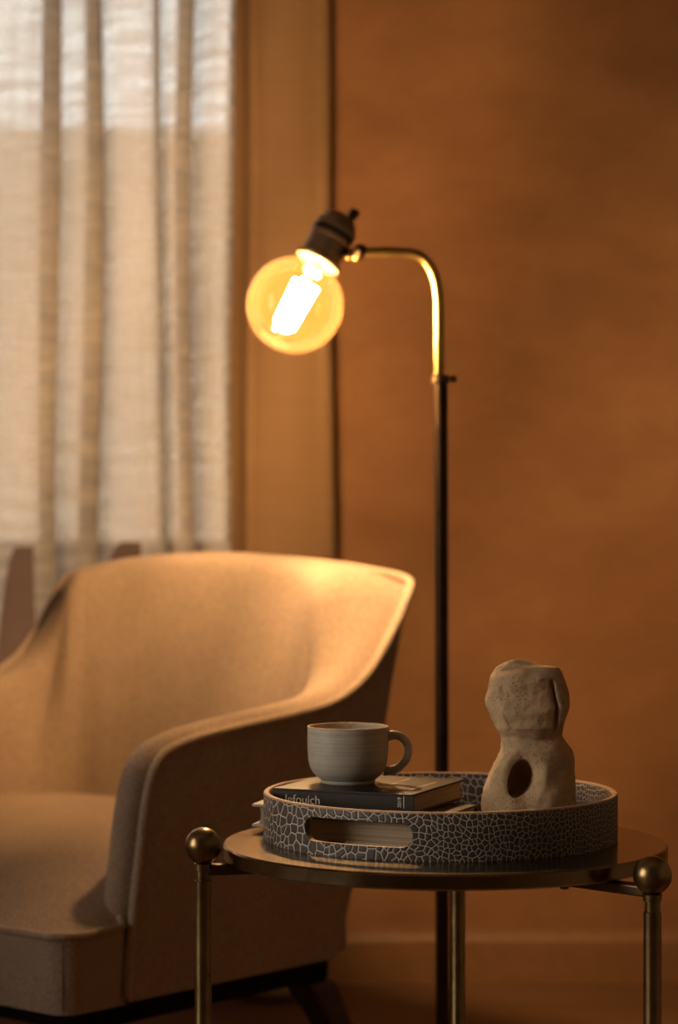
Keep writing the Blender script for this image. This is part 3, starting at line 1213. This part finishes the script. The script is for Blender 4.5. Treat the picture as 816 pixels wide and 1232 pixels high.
NA, NZ = 220, 230
ytop, ybot = 36.5, 1176.0
rows = []
for j in range(NZ + 1):
    u = j / NZ
    yy = ybot + (ytop - ybot) * (1 - (1 - u) ** 1.35 if u > 0 else 0)
    xl, xr = prof_at(Lt2, yy), prof_at(Rt2, yy)
    cx, hw = (xl + xr) / 2, (xr - xl) / 2
    h = (1050 + 126 - yy) / 1140.0                                   # 0 foot .. 1 crown
    # depth half width: head is deep at the back, front face rather flat
    depth = 190 + 70 * gauss(yy, 1100, 350) + 10 * gauss(yy, 320, 180)
    depth *= min(1.0, math.sqrt(max(0.0, 1 - ((200 - yy) / 165.0) ** 2)) if yy < 200 else 1.0)
    if yy > 480:
        depth -= 26 * gauss(yy, 545, 60)
    row = []
    for i in range(NA):
        a = 2 * PI * i / NA
        ca, sa = math.cos(a), math.sin(a)
        ex = 2.0 / 2.45
        px_ = cx + hw * math.copysign(abs(ca) ** ex, ca)
        dy = depth * math.copysign(abs(sa) ** ex, sa)               # negative = towards the viewer
        if sa < 0:
            f = -sa
            # flattened face under a sloping cap
            face = gauss(px_, 370, 170) * smooth((yy - 110) / 60) * smooth((470 - yy) / 60)
            dy += 16 * face
            lim = 6 + max(0.0, yy - 38 - 10 * smooth((px_ - 300) / 200)) * 1.8 + 170 * smooth((215 - px_) / 70)
            if yy < 190:
                dy = max(dy, -f * lim)
            # ear-like lobe and its groove
            gx = 552 + 42 * math.sin(clamp((yy - 150) / 330) * PI * 0.75)
            band = smooth((yy - 150) / 40) * smooth((505 - yy) / 50)
            dy += 42 * gauss(px_, gx - 4, 13) * band
            dy -= 20 * gauss(px_, gx + 50, 34) * band
            # facets at the left of the head
            dy += 24 * smooth((230 - px_ + (yy - 330) * .25) / 40) * smooth((yy - 120) / 50) * smooth((500 - yy) / 60)
            dy -= 13 * gauss(px_ - (yy - 350) * .55, 205, 14) * gauss(yy, 395, 70)
            # shallow pits on the cheek
            dy += 14 * gauss(px_, 238, 20) * gauss(yy, 205, 34)
            # soft scoop around the opening
            rx, ry = (px_ - 365) / 150, (yy - 785) / 190
            rd = math.sqrt(rx * rx + ry * ry)
            dy += 70 * smooth((1.0 - rd) / 0.85)
            # raised slab right of the opening
            dy -= 14 * gauss(px_ + (yy - 780) * .25, 500, 45) * gauss(yy, 760, 120)
            # neck crease
            dy += 12 * gauss(yy, 545 + 18 * math.sin(px_ / 60), 26)
        p3 = Vector(((px_ / k_px + 560 - 636) * PXM, dy / k_px * PXM, (ybot - yy) / k_px * PXM))
        nn = mnoise.fractal(p3 * 38 + Vector((3, 1, 7)), 1.0, 2.0, 4) * 0.0021 + mnoise.noise(p3 * 16) * 0.0018 + abs(mnoise.noise(p3 * 24 + Vector((5, 2, 9)))) * -0.0024
        dvec = Vector((ca, sa, 0))
        p3 += dvec * nn * min(1, hw / 60)
        row.append(p3)
    rows.append(row)
mb = LMB()
o_ = mb.grid(rows, closed_u=True)
mb.f.append(tuple(o_ + i for i in reversed(range(NA))))
mb.f.append(tuple(o_ + NZ * NA + i for i in range(NA)))
sc = mb.build('sculpture', 'clay', None, angle=180)
sc.location = (SX, SY, SZ)
# bore the oval opening right through, slanting up and to the left at the back
cut = MB()
cpx, cpy = 362, 788
cc = Vector(((cpx / k_px + 560 - 636) * PXM, 0, (ybot - cpy) / k_px * PXM))
dirv = Vector((-0.10, 1.0, -0.10)).normalized()
ff = axis_frame((0, 0, 0), dirv, (1, 0, 0))
tilt = math.radians(-22)
rws = []
for s_, sh in ((-.052, 1.15), (-.035, 1.08), (-.02, 1.0), (-.008, .95), (.004, .85), (.010, .5)):
    rw = []
    for k in range(56):
        a = 2 * PI * k / 56
        grow = 1.0 + 0.10 * math.sin(3 * a + 1.0) * .5
        ex_, ez_ = (.0125 * sh * grow) * math.cos(a), .0192 * sh * grow * math.sin(a)
        xx = ex_ * math.cos(tilt) - ez_ * math.sin(tilt)
        zz_ = ex_ * math.sin(tilt) + ez_ * math.cos(tilt)
        rw.append(cc + Vector((xx, 0, zz_)) + Vector((0, -.040, 0)) + dirv * (s_ + .040) + (Vector((0, 0, 0))))
    rws.append(rw)
o_ = cut.grid(rws, closed_u=True)
cut.f.append(tuple(o_ + k for k in reversed(range(56))))
cut.f.append(tuple(o_ + 5 * 56 + k for k in range(56)))
cut.local = True
cu = cut.build('cutter', 'clay', None, angle=180)
cu.location = sc.location
md = sc.modifiers.new('bore', 'BOOLEAN')
md.operation = 'DIFFERENCE'
md.solver = 'EXACT'
md.object = cu
bpy.context.view_layer.update()
dg = bpy.context.evaluated_depsgraph_get()
new = bpy.data.meshes.new_from_object(sc.evaluated_get(dg))
sc.modifiers.clear()
sc.data = new
bpy.data.objects.remove(cu)
for p_ in sc.data.polygons:
    p_.use_smooth = True
sc['label'] = 'pierced sandy clay sculpture with a bulbous top standing in the tray'
sc['category'] = 'sculpture'

# ------------------------------------------------------------------ dish on the floor under the chair
DX, DY = -.109, 3.925
b = MB()
b.lathe([(.045, 0), (.050, .003), (.066, .014), (.071, .020), (.0695, .021), (.063, .016), (.045, .008), (.002, .006)], 64, Matrix.Translation((DX, DY, FZ)))
o = b.build('dish', 'porcelain', None, angle=60)
o['label'] = 'small pale shallow dish on the floor under the armchair'
o['category'] = 'dish'
